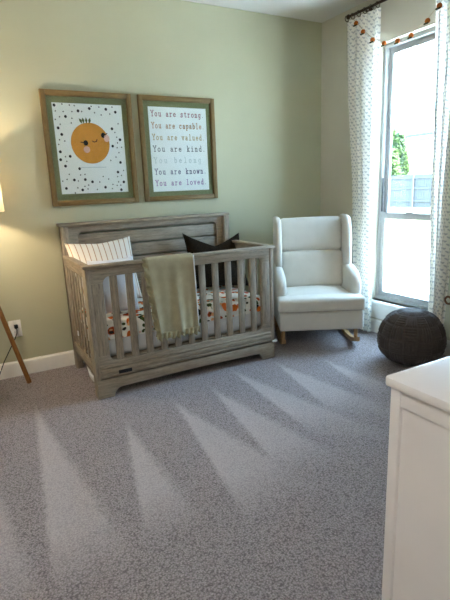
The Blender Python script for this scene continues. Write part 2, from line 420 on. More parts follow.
# ------------------------------------------------------------------ crib
CX0, CX1, CY, CZ = -2.505, -1.111, -.7795, .885
org = (-1.808, -.42, 0)
crib = thing('crib', org, 'weathered grey wooden baby crib with slatted sides against the sage wall', 'crib')
def cp(nm, bm, mt, par=crib, **k): return finish(nm, bm, mt, par, org, **k)
hb = cp('headboard', plate(new_bm(), rect(CX0, CX1, .12, 1.09), [rrect(CX0+.122, CX1-.105, .24, 1.045, .045, (0, 0, 1, 1))], 'y', -.085, -.035, .003), 'crib_x')
bm = new_bm(); pz = .24
pz = .19
while pz < 1.045:
    box(bm, (CX0+.09, -.070, pz+.005), (CX1-.08, -.045, min(pz+.100, 1.06)), .005); pz += .105
cp('plank_panel', bm, 'crib_x', hb)
cp('headboard_cap', box(new_bm(), (CX0-.014, -.112, 1.089), (CX1+.014, -.018, 1.112), .006, 3), 'crib_x')
for x0, x1 in ((CX0, CX0+.05), (CX1-.05, CX1)):
    cp('rear_post', box(new_bm(), (x0, -.125, 0), (x1, -.034, 1.089), .004), 'crib_z')
ff = cp('front_frame', plate(new_bm(), rect(CX0+.003, CX1-.003, .135, .866), [rrect(CX0+.105, CX1-.104, .245, .806, .045)], 'y', -.776, -.748, .003), 'crib_x')
bm = box(new_bm(), (CX0+.034, -.7795, .142), (CX1-.034, -.774, .222), .001)
for za, zb_ in ((.144, .162), (.168, .196), (.202, .214)): box(bm, (CX0+.034, -.787, za), (CX1-.034, -.777, zb_), .004)
cp('rail_moulding', bm, 'crib_x', ff)
for x0, x1 in ((CX0-.001, CX0+.030), (CX1-.030, CX1+.001)):
    cp('front_post', box(new_bm(), (x0, CY, 0), (x1, -.70, .866), .004), 'crib_z')
cp('front_rail_cap', box(new_bm(), (CX0-.014, -.793, .864), (CX1+.014, -.728, CZ), .006, 3), 'crib_x')
for x0, x1 in ((CX0+.031, CX0+.103), (CX1-.102, CX1-.031)):
    cp('front_stile', box(new_bm(), (x0, -.7775, .29), (x1, -.750, .765), .002), 'crib_z')
for i in range(11):
    xc = -2.330+i*.1046
    cp('front_slat', box(new_bm(), (xc-.0245, -.768, .235), (xc+.0245, -.755, .815), .003), 'crib_z')
arch = [(CX0+.004, 0), (CX0+.110, 0)] + [(CX0+.110+.05*(1-math.cos(a*PI/16)), .058*math.sin(a*PI/16)) for a in range(1, 9)] + \
       [(-1.808, .066)] + [(CX1-.110-.05*(1-math.cos(a*PI/16)), .058*math.sin(a*PI/16)) for a in range(8, 0, -1)] + [(CX1-.110, 0), (CX1-.004, 0), (CX1-.004, .128), (CX0+.004, .128)]
cp('front_apron', plate(new_bm(), arch, [], 'y', -.7835, -.752, .002), 'crib_x')
pl = cp('name_plate', box(new_bm(), (-2.358, -.792, .152), (-2.268, -.785, .176), .002), 'black_plastic'); pl['label'] = 'small black plate'
for x0, x1 in ((CX0+.002, CX0+.026), (CX1-.026, CX1-.002)):
    cp('side_top_rail', box(new_bm(), (x0, -.705, .80), (x1, -.12, .866), .003), 'crib_y')
    cp('side_cap', box(new_bm(), (x0-.014, -.730, .864), (x1+.014, -.11, CZ), .006, 3), 'crib_y')
    cp('side_bottom_rail', box(new_bm(), (x0, -.705, .145), (x1, -.12, .225), .003), 'crib_y')
    for k in range(6):
        yc = -.17-k*.096
        cp('side_slat', box(new_bm(), (x0+.008, yc-.020, .22), (x1-.008, yc+.020, .805), .003), 'crib_z')
cp('mattress_support', box(new_bm(), (CX0+.03, -.745, .235), (CX1-.03, -.10, .25), .002), 'crib_x')
tg = cp('corner_clip', box(new_bm(), (CX1-.020, -.794, .128), (CX1+.018, -.778, .144), .004), 'white_plastic'); tg['label'] = 'small white clip on the right post'
tg = cp('tie_tag', cushion(new_bm(), (CX0-.006, -.345, .325), (CX0+.003, -.325, .362), .004), 'white_cloth'); tg['label'] = 'scrap of white cloth on a side slat'

mo = finish('crib_mattress', cushion(new_bm(), (-2.445, -.735, .252), (-1.165, -.135, .488), .045, (.004, .004, .006)), 'mattress', origin=(-1.8, -.42, .252), angle=180)
tag(mo, 'pale grey crib mattress lying between the slatted crib sides', 'mattress')
b = cushion(new_bm(), (-2.452, -.742, .372), (-1.158, -.128, .497), .045, (.004, .003, .006), n=14)
for f in [f for f in b.faces if f.calc_center_median().z < .374 or all(v.co.z < .42 for v in f.verts) and f.normal.z < -.3]: b.faces.remove(f)
for v in b.verts:
    if v.co.z < .42:
        s = (v.co-Vector((-1.8, -.42, v.co.z))); k = (.42-v.co.z)/.05
        if v.co.z < .41:
            # the hem hangs straight instead of curving under the mattress
            v.co.x = max(-2.452, min(-1.158, v.co.x+math.copysign(.02*min(1, k), s.x)*(abs(s.x) > .6)))
            v.co.y = max(-.742, min(-.128, v.co.y+math.copysign(.02*min(1, k), s.y)*(abs(s.y) > .27)))
sh = finish('fitted_sheet', b, 'floral', origin=(-1.8, -.42, .372), angle=180)
tag(sh, 'white crib sheet printed with orange fruit and dark green leaves', 'sheet')

p = pillow('striped_pillow', 'stripes', (-2.262, -.325, .775), (1, -.06, .03), (-.03, .60, .79), .48, .52, .15, dip=.025, pull=.04, taper=.14)
tag(p, 'cream pillow with thin brown stripes propped in the left end of the crib', 'pillow')
p = pillow('white_pillow', 'white_cloth', (-2.275, -.555, .695), (1, .02, 0), (0, .14, .98), .32, .38, .10)
tag(p, 'plain white pillow standing in front of the striped pillow in the crib', 'pillow')
p = pillow('dark_pillow', 'dark_pillow', (-1.318, -.250, .738), (1, -.02, -.07), (.05, .42, .91), .53, .48, .16, dip=.105, pull=.07)
tag(p, 'dark brown pillow dented at the top in the right end of the crib', 'pillow')

bm = new_bm()
def strip(u, v):
    y = -.22-.45*u; z = .135-.085*math.sin(PI*min(1, u*1.1)*.62); return Vector((-2.470+.006*math.sin(9*u), y, z+.045*(v-.5)*(1-.3*u)))
sheet_grid(bm, strip, 20, 3)
o = solidify(finish('hanging_cloth', bm, 'white_cloth', origin=(-2.47, -.44, .1), angle=180), .012)
tag(o, 'white strip of cloth sagging below the left side rail of the crib', 'cloth')

# blanket over the front rail
bl = thing('draped_blanket', (-1.955, -.80, .887), 'sage green ruffled baby blanket draped over the front crib rail', 'blanket')
og = (-1.955, -.80, .887)
path = [(-.712, .60), (-.716, .80), (-.722, .872), (-.731, .8915), (-.76, .8935), (-.790, .8915), (-.800, .876), (-.804, .84), (-.806, .70), (-.809, .55), (-.811, .45), (-.813, .375)]
def along(t_):
    L = [0]
    for i in range(1, len(path)): L.append(L[-1]+math.dist(path[i-1], path[i]))
    s = t_*L[-1]
    for i in range(1, len(path)):
        if s <= L[i]+1e-9:
            k = (s-L[i-1])/(L[i]-L[i-1]); return path[i-1][0]*(1-k)+path[i][0]*k, path[i-1][1]*(1-k)+path[i][1]*k
    return path[-1]
def xedge(z, y):      # left and right edge of the cloth at height z (front side)
    k = max(0, min(1, (.89-z)/.52)) if y < -.76 else 0
    return -2.108+.048*k**1.3, -1.783+.010*k
def cloth(u, v):
    y, z = along(v); l, r_ = xedge(z, y); x = l+(r_-l)*u
    drop = max(0, (.86-z)) if y < -.78 else 0
    y -= .008*drop/.5*(math.sin(12*u+1)+.6*math.sin(23*u+2*v)) + .004*drop
    return Vector((x, y-.002, z + (-.012*math.sin(3.1*u)-.018*u*0)*(drop/.5)))
o = solidify(finish('cloth', sheet_grid(new_bm(), cloth, 40, 60), 'blanket', bl, og, angle=180), .004)
def ruffle_left(u, v):
    z = .893-v*.53; l, r_ = xedge(z, -.8); w = .036
    y = -.806-.004*v if z < .86 else -.797
    return Vector((l+.004-w*u*(1-.25*v), y-.014*u*math.sin(40*v+2*u)-.003+.010*u, z+.008*u*math.sin(55*v)))
o = solidify(finish('ruffle', sheet_grid(new_bm(), ruffle_left, 8, 90), 'blanket_edge', bl, og, angle=180), .003)
def ruffle_bottom(u, v):
    l, r_ = xedge(.37, -.8); x = l-.03+(r_-l+.035)*u
    return Vector((x, -.817-.004-.012*v*math.sin(62*u+1.5*v), .385-.05*v+.009*v*math.sin(47*u)+.012*(u-.5)*0))
o = solidify(finish('ruffle', sheet_grid(new_bm(), ruffle_bottom, 110, 8), 'blanket_edge', bl, og, angle=180), .003)
def piping(z): l, r_ = xedge(z, -.8); return r_
bm = new_bm(); tube(bm, [(piping(z)+.001, -.812-.006*(.89-z), z) for z in [.885-.02*i for i in range(26)]], .004, 8)
o = finish('edge_piping', bm, 'white_cloth', bl, og, angle=180)

# ------------------------------------------------------------------ pictures
def picture(x0, x1, z0, z1, mx, px, label):
    yb = -.002; yf = -.030; c = ((x0+x1)/2, 0, (z0+z1)/2)
    root = thing('picture_frame', c, label, 'picture', 'framed prints above the crib')
    fw = mx
    for lo, hi, inner in (((x0, z0), (x0+fw, z1), x0+fw), ((x1-fw, z0), (x1, z1), x1-fw)):
        bm = box(new_bm(), (lo[0], yf, lo[1]), (hi[0], yb, hi[1]), .003)
        box(bm, (inner-.003, -.022, z0+fw-.004), (inner+.003, yb, z1-fw+.004), .002); finish('moulding', bm, 'frame_z', root, c)
    for lo, hi, inner in ((z0, z0+fw, z0+fw), (z1-fw, z1, z1-fw)):
        bm = box(new_bm(), (x0+fw*.98, yf+.0005, lo), (x1-fw*.98, yb, hi), .003)
        box(bm, (x0+fw, -.022, inner-.003), (x1-fw, yb, inner+.003), .002); finish('moulding', bm, 'frame_x', root, c)
    finish('mat_board', plate(new_bm(), rect(x0+fw-.002, x1-fw+.002, z0+fw-.002, z1-fw+.002), [rect(*px)], 'y', -.012, -.006), 'mat_green', root, c, smooth=False)
    pr = finish('print', box(new_bm(), (px[0]-.01, -.008, px[2]-.01), (px[1]+.01, -.004, px[3]+.01), 0), 'paper', root, c, smooth=False)
    gz = finish('glazing', box(new_bm(), (x0+fw-.001, -.018, z0+fw-.001), (x1-fw+.001, -.016, z1-fw+.001), 0), 'glass', root, c, smooth=False)
    return root, pr, c
F1, P1, c1_ = picture(-2.523, -1.867, 1.235, 2.037, .036, (-2.447, -1.942, 1.320, 1.955), 'framed print of a smiling orange among black dots, left of the pair')
F2, P2, c2_ = picture(-1.813, -1.157, 1.235, 2.037, .036, (-1.734, -1.229, 1.310, 1.958), 'framed print of seven kind sentences in coloured lettering')
def disc(bm, x, z, rx, rz_, y, n=28, rot=0):
    vs = []
    for k in range(n):
        a = 2*PI*k/n; dx, dz = rx*math.cos(a), rz_*math.sin(a)
        vs.append(bm.verts.new((x+dx*math.cos(rot)-dz*math.sin(rot), y, z+dx*math.sin(rot)+dz*math.cos(rot))))
    bm.faces.new(vs)
def stroke(bm, pts, w, y):
    for p, q in zip(pts, pts[1:]):
        d = Vector((q[0]-p[0], q[1]-p[1])); L = d.length
        if L < 1e-7: continue
        d /= L; nn = Vector((-d.y, d.x))*w/2; e = d*w*.45
        a, b_ = Vector(p)-e, Vector(q)+e
        bm.faces.new([bm.verts.new((s.x, y, s.y)) for s in (a-nn, b_-nn, b_+nn, a+nn)])
YB = -.0085
bm = new_bm()
BIG = [(-2.43,1.937),(-2.267,1.904),(-2.36,1.863),(-2.42,1.784),(-2.4,1.74),(-2.424,1.62),(-2.358,1.588),(-2.428,1.565),(-2.184,1.923),(-2.399,1.52),(-2.347,1.42),(-2.267,1.421),(-2.215,1.403),(-2.411,1.361),(-2.294,1.346),(-1.992,1.905),(-2.029,1.786),(-1.974,1.708),(-2.035,1.661),(-1.986,1.541),(-2.012,1.47),(-1.973,1.395),(-1.998,1.337),(-2.062,1.923),(-2.12,1.36),(-2.30,1.50)]
SMALL = [(-2.375,1.946),(-2.324,1.941),(-2.29,1.939),(-2.426,1.898),(-2.372,1.896),(-2.311,1.898),(-2.401,1.86),(-2.433,1.841),(-2.316,1.852),(-2.324,1.82),(-2.403,1.809),(-2.42,1.703),(-2.384,1.695),(-2.429,1.671),(-2.392,1.586),(-2.386,1.553),(-2.379,1.461),(-2.431,1.414),(-2.399,1.425),(-2.319,1.412),(-2.298,1.455),(-2.265,1.458),(-2.328,1.363),(-2.275,1.372),(-2.246,1.38),(-2.254,1.352),(-2.184,1.346),(-2.35,1.326),(-1.978,1.823),(-2.009,1.76),(-1.998,1.726),(-1.996,1.685),(-2.002,1.65),(-1.967,1.653),(-1.991,1.614),(-2.017,1.581),(-2.06,1.557),(-1.967,1.481),(-2.018,1.436),(-1.987,1.444),(-2.014,1.397),(-2.061,1.379),(-2.067,1.348),(-2.028,1.371),(-1.999,1.372),(-2.241,1.901),(-2.148,1.896),(-2.101,1.882),(-2.035,1.89),(-2.169,1.939),(-2.112,1.936),(-2.014,1.94),(-2.16,1.40),(-2.13,1.44),(-2.09,1.42)]
for x, z in BIG: disc(bm, x, z, .0098, .0105, YB, 14)
for x, z in SMALL: disc(bm, x, z, .0048, .0052, YB, 10)
finish('dots', bm, 'ink', P1, c1_, smooth=False)
bm = new_bm(); disc(bm, -2.200, 1.680, .142, .145, YB-.0002, 48); finish('orange_fruit', bm, 'orange', P1, c1_, smooth=False)
bm = new_bm()
for dx, dz, a in ((-.045, .010, 2.2), (-.026, .024, 1.85), (.0, .028, 1.6), (.026, .022, 1.25)):
    x, z = -2.215+dx*.7, 1.825; L = .036
    tip = (x+L*math.cos(a), z+L*math.sin(a)); n_ = (-math.sin(a)*.010, math.cos(a)*.010)
    m1 = (x+L*.45*math.cos(a), z+L*.45*math.sin(a))
    bm.faces.new([bm.verts.new((p_[0], YB-.0004, p_[1])) for p_ in ((x, z-.01), (m1[0]-n_[0], m1[1]-n_[1]), tip, (m1[0]+n_[0], m1[1]+n_[1]))])
finish('leaf_sprig', bm, 'leafgreen', P1, c1_, smooth=False)
bm = new_bm(); disc(bm, -2.235, 1.683, .017, .019, YB-.0004, 20); disc(bm, -2.100, 1.738, .017, .019, YB-.0004, 20)
stroke(bm, [(-2.27, 1.688), (-2.235, 1.683)], .006, YB-.0004); stroke(bm, [(-2.07, 1.752), (-2.10, 1.738)], .006, YB-.0004)
stroke(bm, [(-2.185, 1.697), (-2.172, 1.689), (-2.155, 1.694), (-2.150, 1.707)], .006, YB-.0004)
finish('eyes_and_mouth', bm, 'ink', P1, c1_, smooth=False)
bm = new_bm(); disc(bm, -2.232, 1.636, .024, .024, YB-.0004, 22); disc(bm, -2.076, 1.716, .022, .026, YB-.0004, 22)
finish('cheeks', bm, 'pink', P1, c1_, smooth=False)
bm = new_bm()
for k in range(14): stroke(bm, [(-2.285+k*.0135, 1.508), (-2.277+k*.0135, 1.508)], .005, YB)
finish('faint_line', bm, 'faint', P1, c1_, smooth=False)

def ell(cx, cy, rx, ry, a0=0, a1=360, n=14): return [(cx+rx*math.cos(math.radians(a0+(a1-a0)*i/n)), cy+ry*math.sin(math.radians(a0+(a1-a0)*i/n))) for i in range(n+1)]
G = {
 'Y': [[(0, 1), (.32, .5)], [(.64, 1), (.32, .5), (.32, 0)], [(-.08, 1), (.14, 1)], [(.5, 1), (.72, 1)], [(.18, 0), (.46, 0)]],
 'o': [ell(.3, .31, .27, .31)],
 'u': [[(0, .62), (.09, .62), (.09, .2), (.14, .05), (.28, 0), (.42, .06), (.5, .18)], [(.4, .62), (.5, .62), (.5, 0), (.62, 0)]],
 'a': [[(.08, .52), (.18, .61), (.34, .61), (.46, .5), (.46, .08), (.6, 0)], [(.46, .36), (.2, .35), (.06, .25), (.06, .1), (.18, 0), (.34, .03), (.46, .14)]],
 'r': [[(0, .62), (.15, .62), (.15, 0)], [(0, 0), (.34, 0)], [(.15, .4), (.26, .57), (.4, .62), (.54, .57)]],
 'e': [[(.04, .33), (.56, .33), (.5, .52), (.3, .62), (.1, .52), (.03, .31), (.1, .08), (.3, 0), (.54, .1)]],
 's': [[(.48, .48), (.4, .6), (.24, .62), (.1, .54), (.1, .42), (.28, .34), (.46, .26), (.5, .13), (.38, .01), (.2, 0), (.06, .12)], [(.49, .64), (.49, .46)], [(.05, .17), (.05, -.02)]],
 't': [[(.24, .88), (.24, .15), (.32, .02), (.44, 0), (.56, .09)], [(.04, .62), (.5, .62)]],
 'n': [[(0, .62), (.12, .62), (.12, 0)], [(0, 0), (.25, 0)], [(.12, .42), (.24, .59), (.38, .61), (.48, .48), (.48, 0)], [(.37, 0), (.61, 0)]],
 'g': [ell(.27, .33, .23, .28), [(.62, .62), (.5, .62), (.5, -.1), (.42, -.25), (.24, -.3), (.06, -.22)]],
 'c': [[(.5, .46), (.4, .6), (.24, .62), (.08, .5), (.03, .31), (.09, .1), (.26, 0), (.42, .02), (.54, .12)], [(.5, .62), (.5, .44)]],
 'p': [[(0, .62), (.12, .62), (.12, -.3)], [(0, -.3), (.28, -.3)], ell(.34, .31, .23, .3)],
 'b': [[(0, 1), (.1, 1), (.1, 0)], ell(.33, .31, .24, .31)],
 'l': [[(.12, 1), (.3, 1), (.3, 0)], [(.08, 0), (.54, 0)]],
 'v': [[(.06, .62), (.3, 0), (.54, .62)], [(-.04, .62), (.17, .62)], [(.43, .62), (.64, .62)]],
 'd': [[(.38, 1), (.5, 1), (.5, 0), (.62, 0)], ell(.27, .31, .23, .31)],
 'k': [[(0, 1), (.12, 1), (.12, 0)], [(.48, .62), (.14, .28)], [(.24, .37), (.5, 0)], [(0, 0), (.24, 0)], [(.38, 0), (.62, 0)], [(.36, .62), (.6, .62)]],
 'i': [[(.12, .62), (.3, .62), (.3, 0)], [(.08, 0), (.52, 0)], [(.27, .86), (.31, .86)]],
 'w': [[(.02, .62), (.16, 0), (.31, .5), (.46, 0), (.6, .62)], [(-.05, .62), (.12, .62)], [(.5, .62), (.68, .62)]],
 '.': [[(.18, .04), (.23, .04)]],
}
for k, (txt, nm) in enumerate([('You are strong.', 'strong'), ('You are capable.', 'capable'), ('You are valued.', 'valued'), ('You are kind.', 'kind'), ('You belong.', 'belong'), ('You are known.', 'known'), ('You are loved.', 'loved')]):
    zc = 1.958-.648*(.075+.1365*k)-.022; x0, x1 = -1.709, -1.247; hgt = .043
    adv = (x1-x0)/(len(txt)-.35); bm = new_bm(); cw = min(.043, adv*1.18)
    for i, ch in enumerate(txt):
        for pl_ in G.get(ch, []):
            stroke(bm, [(x0+adv*i+px*cw*.82, zc+py*hgt) for px, py in pl_], .0053, YB)
    finish('lettering', bm, 'ink_'+nm, P2, c2_, smooth=False)['label'] = 'line of lettering: ' + txt.rstrip('.')

# ------------------------------------------------------------------ rocking armchair
ch = thing('rocking_armchair', (-.731, -.896, 0), 'cream upholstered wingback rocking armchair in the corner by the curtain', 'armchair', rz=math.atan2(-.485, .875))
def hp(nm, bm, mt='chair', **k): return finish(nm, bm, mt, ch, (0, 0, 0), **{'angle': 60, **k})
hp('base', cushion(new_bm(), (-.335, 0, .178), (.335, .655, .332), .018, (0, .004, 0)))
sc_ = cushion(new_bm(), (-.346, -.012, .335), (.346, .19, .440), .024, (.0, .006, .016))
cushion(sc_, (-.262, .06, .337), (.262, .50, .448), .03, (0, 0, .024))
hp('seat_cushion', sc_)
rec = Matrix.Translation((0, .49, .44)) @ Matrix.Rotation(math.radians(-9), 4, 'X') @ Matrix.Translation((0, -.49, -.44))
hp('lower_back_cushion', cushion(new_bm(), (-.268, .405, .435), (.268, .535, .752), .035, (.004, .018, .006), mat=rec))
hp('upper_back_cushion', cushion(new_bm(), (-.268, .422, .756), (.268, .535, 1.040), .032, (.004, .014, .006), mat=rec))
hp('back_shell', cushion(new_bm(), (-.30, .525, .30), (.30, .60, 1.035), .03, mat=rec))
def side(s):
    # wing: tall slab whose front edge sweeps forward and rounds over at the top
    prof = [(.60, .60), (.60, 1.0), (.645, 1.03), (.62, 1.055), (.49, 1.056), (.425, 1.045), (.395, 1.015), (.370, .93), (.352, .80), (.350, .68), (.37, .63)]
    bm = new_bm(); b2 = new_bm()
    xo, xi = (.322, .268)
    plate(b2, [(y, z) for y, z in prof], [], 'x', s*xi, s*xo, .020); join_into(bm, b2)
    hp('wing', bm, angle=70)
    # arm: padded roll that droops towards the front
    bm = new_bm()
    prof = [(.64, .335), (.64, .668), (.42, .652), (.30, .636), (.19, .608), (.13, .572), (.108, .525), (.112, .47), (.122, .40), (.125, .335)]
    b2 = new_bm(); plate(b2, prof, [], 'x', s*.262, s*.345, .028); join_into(bm, b2)
    hp('arm', bm, angle=70)
    # runner and its legs
    bm = new_bm(); pts = []
    n = 22
    ring = []
    for i in range(n+1):
        y = .045+.70*i/n; z = .018+.62*(y-.36)**2
        ring.append([bm.verts.new((s*.30+dx, y, z+dz)) for dx, dz in ((-.017, -.018), (.017, -.018), (.017, .018), (-.017, .018))])
    for i in range(n):
        for k in range(4): bm.faces.new((ring[i][k], ring[i][(k+1) % 4], ring[i+1][(k+1) % 4], ring[i+1][k]))
    bm.faces.new(ring[0]); bm.faces.new(ring[-1])
    ed = [e for e in bm.edges if len(e.link_faces) == 2 and e.calc_face_angle(0) > .8]
    bmesh.ops.bevel(bm, geom=ed, offset=.006, segments=2, affect='EDGES', profile=.5)
    hp('rocker', bm, 'pale_wood')
    for y in (.10, .56):
        zb = .018+.62*(y-.36)**2+.012
        bm = new_bm(); tube(bm, [(s*.30, y, zb), (s*.295, y, .185)], [.014, .018], 12); hp('leg', bm, 'pale_wood')
side(-1); side(1)
bm = new_bm(); tube(bm, [(-.335, -.003, .337), (0, -.008, .337), (.335, -.003, .337)], .004, 8); hp('welt_piping', bm, 'chair_piping')

# ------------------------------------------------------------------ curtains, rod, garland
def curtain(yL, yR, xc, amp, folds, label, seed):
    """yL(z), yR(z): edges; cloth hangs in folds"""
    rnd = random.Random(seed); ph = [rnd.uniform(-.5, .5) for _ in range(40)]
    z0, z1 = .02, 2.615
    root = thing('curtain', (xc, (yL(1)+yR(1))/2, z0), label, 'curtain', 'printed curtains at the window'); og = tuple(root.location)
    def f(u, v):
        z = z0+(z1-z0)*v
        y = yL(z)+(yR(z)-yL(z))*u
        a = amp*(.75+.35*(1-v)); w = u*folds*2*PI
        x = xc+a*math.sin(w+.5*math.sin(2.1*v+ph[3])+ph[4])+.25*a*math.sin(2.3*w+4*v+ph[1])
        y += .010*math.sin(1.7*w+ph[2])
        return Vector((x, y, z))
    W = .95
    o = finish('cloth', sheet_grid(new_bm(), f, 110, 60, lambda u, v: (u*W, v*(z1-z0))), 'curtain', root, og, angle=180)
    for i in range(folds+1):
        u = (i+.25)/(folds+.5); y = yL(z1)+(yR(z1)-yL(z1))*u
        bm = new_bm(); n = 20
        for k in range(n):   # ring around the rod
            a0, a1 = 2*PI*k/n, 2*PI*(k+1)/n
            for (aa, bb) in ((a0, a1),):
                q = []
                for a in (aa, bb):
                    q.append([Vector((-.09+(.021+.004*math.cos(c))*math.cos(a), y+.004*math.sin(c), 2.636+(.021+.004*math.cos(c))*math.sin(a))) for c in (0, PI/2, PI, 1.5*PI)])
                for c in range(4): bm.faces.new([bm.verts.new(p_) for p_ in (q[0][c], q[0][(c+1) % 4], q[1][(c+1) % 4], q[1][c])])
        bmesh.ops.remove_doubles(bm, verts=bm.verts, dist=1e-5)
        finish('curtain_ring', bm, 'bronze', root, og)
    return root
lerp = lambda pts: (lambda z: next((a[1]+(b_[1]-a[1])*(z-a[0])/(b_[0]-a[0]) for a, b_ in zip(pts, pts[1:]) if z <= b_[0]), pts[-1][1]))
curtain(lerp([(0, -.575), (.36, -.567), (1.34, -.515), (2.0, -.43), (2.7, -.405)]), lerp([(0, -.789), (1.0, -.770), (1.57, -.757), (2.4, -.775), (2.7, -.775)]), -.080, .024, 5,
        'white curtain printed with grey leaves, between armchair and window', 3)
curtain(lerp([(0, -1.385), (.42, -1.380), (1.17, -1.330), (2.1, -1.295), (2.7, -1.262)]), lerp([(0, -1.49), (.5, -1.51), (1.2, -1.56), (2.7, -1.66)]), -.080, .024, 5,
        'white curtain printed with grey leaves, behind the knitted pouf', 5)
rod = thing('curtain_rod', (-.09, -1.05, 2.646), 'dark bronze curtain rod near the ceiling above the window', 'curtain rod'); og = tuple(rod.location)
bm = new_bm(); tube(bm, [(-.09, -.45, 2.646), (-.09, -1.66, 2.646)], .011, 14); finish('rod', bm, 'bronze', rod, og)
for y in (-.44, -1.67):
    bm = new_bm(); ball(bm, (-.09, y, 2.646), .019); finish('finial', bm, 'bronze', rod, og)
for y in (-.60, -1.60):
    bm = new_bm(); tube(bm, [(-.001, y, 2.646), (-.09, y, 2.646)], .007, 10); lathe_b = box(bm, (-.008, y-.018, 2.61), (-.0005, y+.018, 2.68), .003)
    finish('bracket', bm, 'bronze', rod, og)
GP = [(-.578, 2.554), (-.657, 2.471), (-.760, 2.386), (-.878, 2.331), (-1.007, 2.314), (-1.127, 2.318), (-1.26, 2.372), (-1.349, 2.436), (-1.44, 2.52)]
ga = thing('garland', (-.128, -1.0, 2.31), 'string garland of orange felt fruit swagged across the window top', 'garland'); og = tuple(ga.location)
gx = -.135
bm = new_bm(); tube(bm, [(-.108, -.50, 2.632), (gx+.01, -.53, 2.60)]+[(gx, y, z+.012) for y, z in GP]+[(gx+.01, -1.50, 2.60), (-.108, -1.54, 2.632)], .0022, 6); finish('string', bm, 'string', ga, og)
for i, (y, z) in enumerate(GP):
    bm = new_bm(); ball(bm, (gx, y, z), .0185, (.9, 1.05, .95)); fo = finish('felt_orange', bm, 'felt_orange', ga, og, angle=180)
    bm = new_bm()
    for a in (-.7, .5):
        ball(bm, (gx-.008, y+.016*math.sin(a)+.006, z-.016), .011, (.5, 1.1, .6), 10)
    finish('felt_leaf', bm, 'felt_leaf', fo, og, angle=180)

# small turned holdback on the wall
hbk = thing('curtain_holdback', (-.06, -1.556, .463), 'small brown wooden ring on the wall right of the right curtain', 'holdback'); og = tuple(hbk.location)
bm = new_bm(); n = 24
rg = [[bm.verts.new((-.128+.007*math.sin(c), -1.566+(.026+.008*math.cos(c))*math.cos(2*PI*k/n), .463+(.026+.008*math.cos(c))*math.sin(2*PI*k/n))) for c in [j*PI/4 for j in range(8)]] for k in range(n)]
for k in range(n):
    for c in range(8): bm.faces.new((rg[k][c], rg[k][(c+1) % 8], rg[(k+1) % n][(c+1) % 8], rg[(k+1) % n][c]))
finish('ring', bm, 'dark_wood', hbk, og)
bm = new_bm(); tube(bm, [(-.001, -1.593, .463), (-.128, -1.593, .463)], .006, 10); finish('peg', bm, 'dark_wood', hbk, og)

# ------------------------------------------------------------------ knitted pouf
PC = (-.355, -1.447); R, HH = .236, .41
bm = new_bm(); NA, NZ = 336, 140; rows = []
for j in range(NZ+1):
    t_ = j/NZ; ph = -PI/2+PI*t_
    cr = math.copysign(abs(math.cos(ph))**.86, math.cos(ph)); sz = math.copysign(abs(math.sin(ph))**.95, math.sin(ph))
    row = []
    for k in range(NA):
        a = 2*PI*k/NA
        # basket-like knit: blocks of upright and crosswise ribs
        NS = 14; sec = a*NS/(2*PI); fs = sec-math.floor(sec); rb = t_*7; fr_b = rb-math.floor(rb)
        edge = min(1, 8*min(fs, 1-fs))*min(1, 7*min(fr_b, 1-fr_b))
        if (int(sec)+int(rb)) % 2: st = math.sin(fs*5*2*PI-.5*PI)
        else: st = math.sin(fr_b*5*2*PI-.5*PI)
        dr = (.0052*st*edge+.006*edge-.003)*min(1, cr*2.2)
        r_ = (R-.004)*cr+dr
        zz = HH*.42+HH*(.58 if sz > 0 else .42)*sz
        if t_ > .9: zz -= .012*((t_-.9)/.1)**2
        row.append(bm.verts.new((PC[0]+r_*math.cos(a), PC[1]+r_*math.sin(a), max(.001, zz))))
    rows.append(row)
for j in range(NZ):
    for k in range(NA): bm.faces.new((rows[j][k], rows[j][(k+1) % NA], rows[j+1][(k+1) % NA], rows[j+1][k]))
bmesh.ops.remove_doubles(bm, verts=bm.verts, dist=1e-4)
o = finish('knitted_pouf', bm, 'pouf', origin=(*PC, 0), angle=180)
tag(o, 'round dark brown knitted pouf on the carpet under the window', 'pouf')

# ------------------------------------------------------------------ dresser
DX0, DX1, DY1, DY0, DZ = -2.269, -.93, -2.936, -3.436, .86
dr = thing('dresser', ((DX0+DX1)/2, (DY0+DY1)/2, 0), 'white lacquered dresser with framed end panel in the right foreground', 'dresser'); og = tuple(dr.location)
def dp(nm, bm, mt='white_lacquer', par=dr, **k): return finish(nm, bm, mt, par, og, **k)
b = plate(new_bm(), rrect(DX0, DX1, DY0, DY1, .012), [], 'z', DZ-.024, DZ, .005); dp('top', b)
e0, e1, f0, f1 = DX0+.011, DX1-.011, DY0+.012, DY1-.013
for x in (e0, e1-.038):
    for y in (f0, f1-.029): dp('leg', box(new_bm(), (x, y, 0), (x+.038, y+.029, DZ-.024), .003))
for x in (e0+.007, e1-.019):
    dp('end_panel', box(new_bm(), (x+.004, f0+.025, .09), (x+.010, f1-.025, DZ-.06), 0))
    dp('end_rail', box(new_bm(), (x-.003, f0+.027, DZ-.070), (x+.013, f1-.027, DZ-.024), .002))
    dp('end_rail', box(new_bm(), (x-.003, f0+.027, .09), (x+.013, f1-.027, .15), .002))
dp('back_panel', box(new_bm(), (e0+.03, f0+.004, .09), (e1-.03, f0+.016, DZ-.03), 0))
dp('bottom_panel', box(new_bm(), (e0+.02, f0+.01, .09), (e1-.02, f1-.03, .11), 0))
dp('front_frame', plate(new_bm(), rect(e0+.03, e1-.03, .10, DZ-.026), [rect(a, a+.60, z, z+.20) for a in (e0+.046, e0+.046+.612) for z in (.125, .345, .565)], 'y', f1-.030, f1-.012), 'white_lacquer')
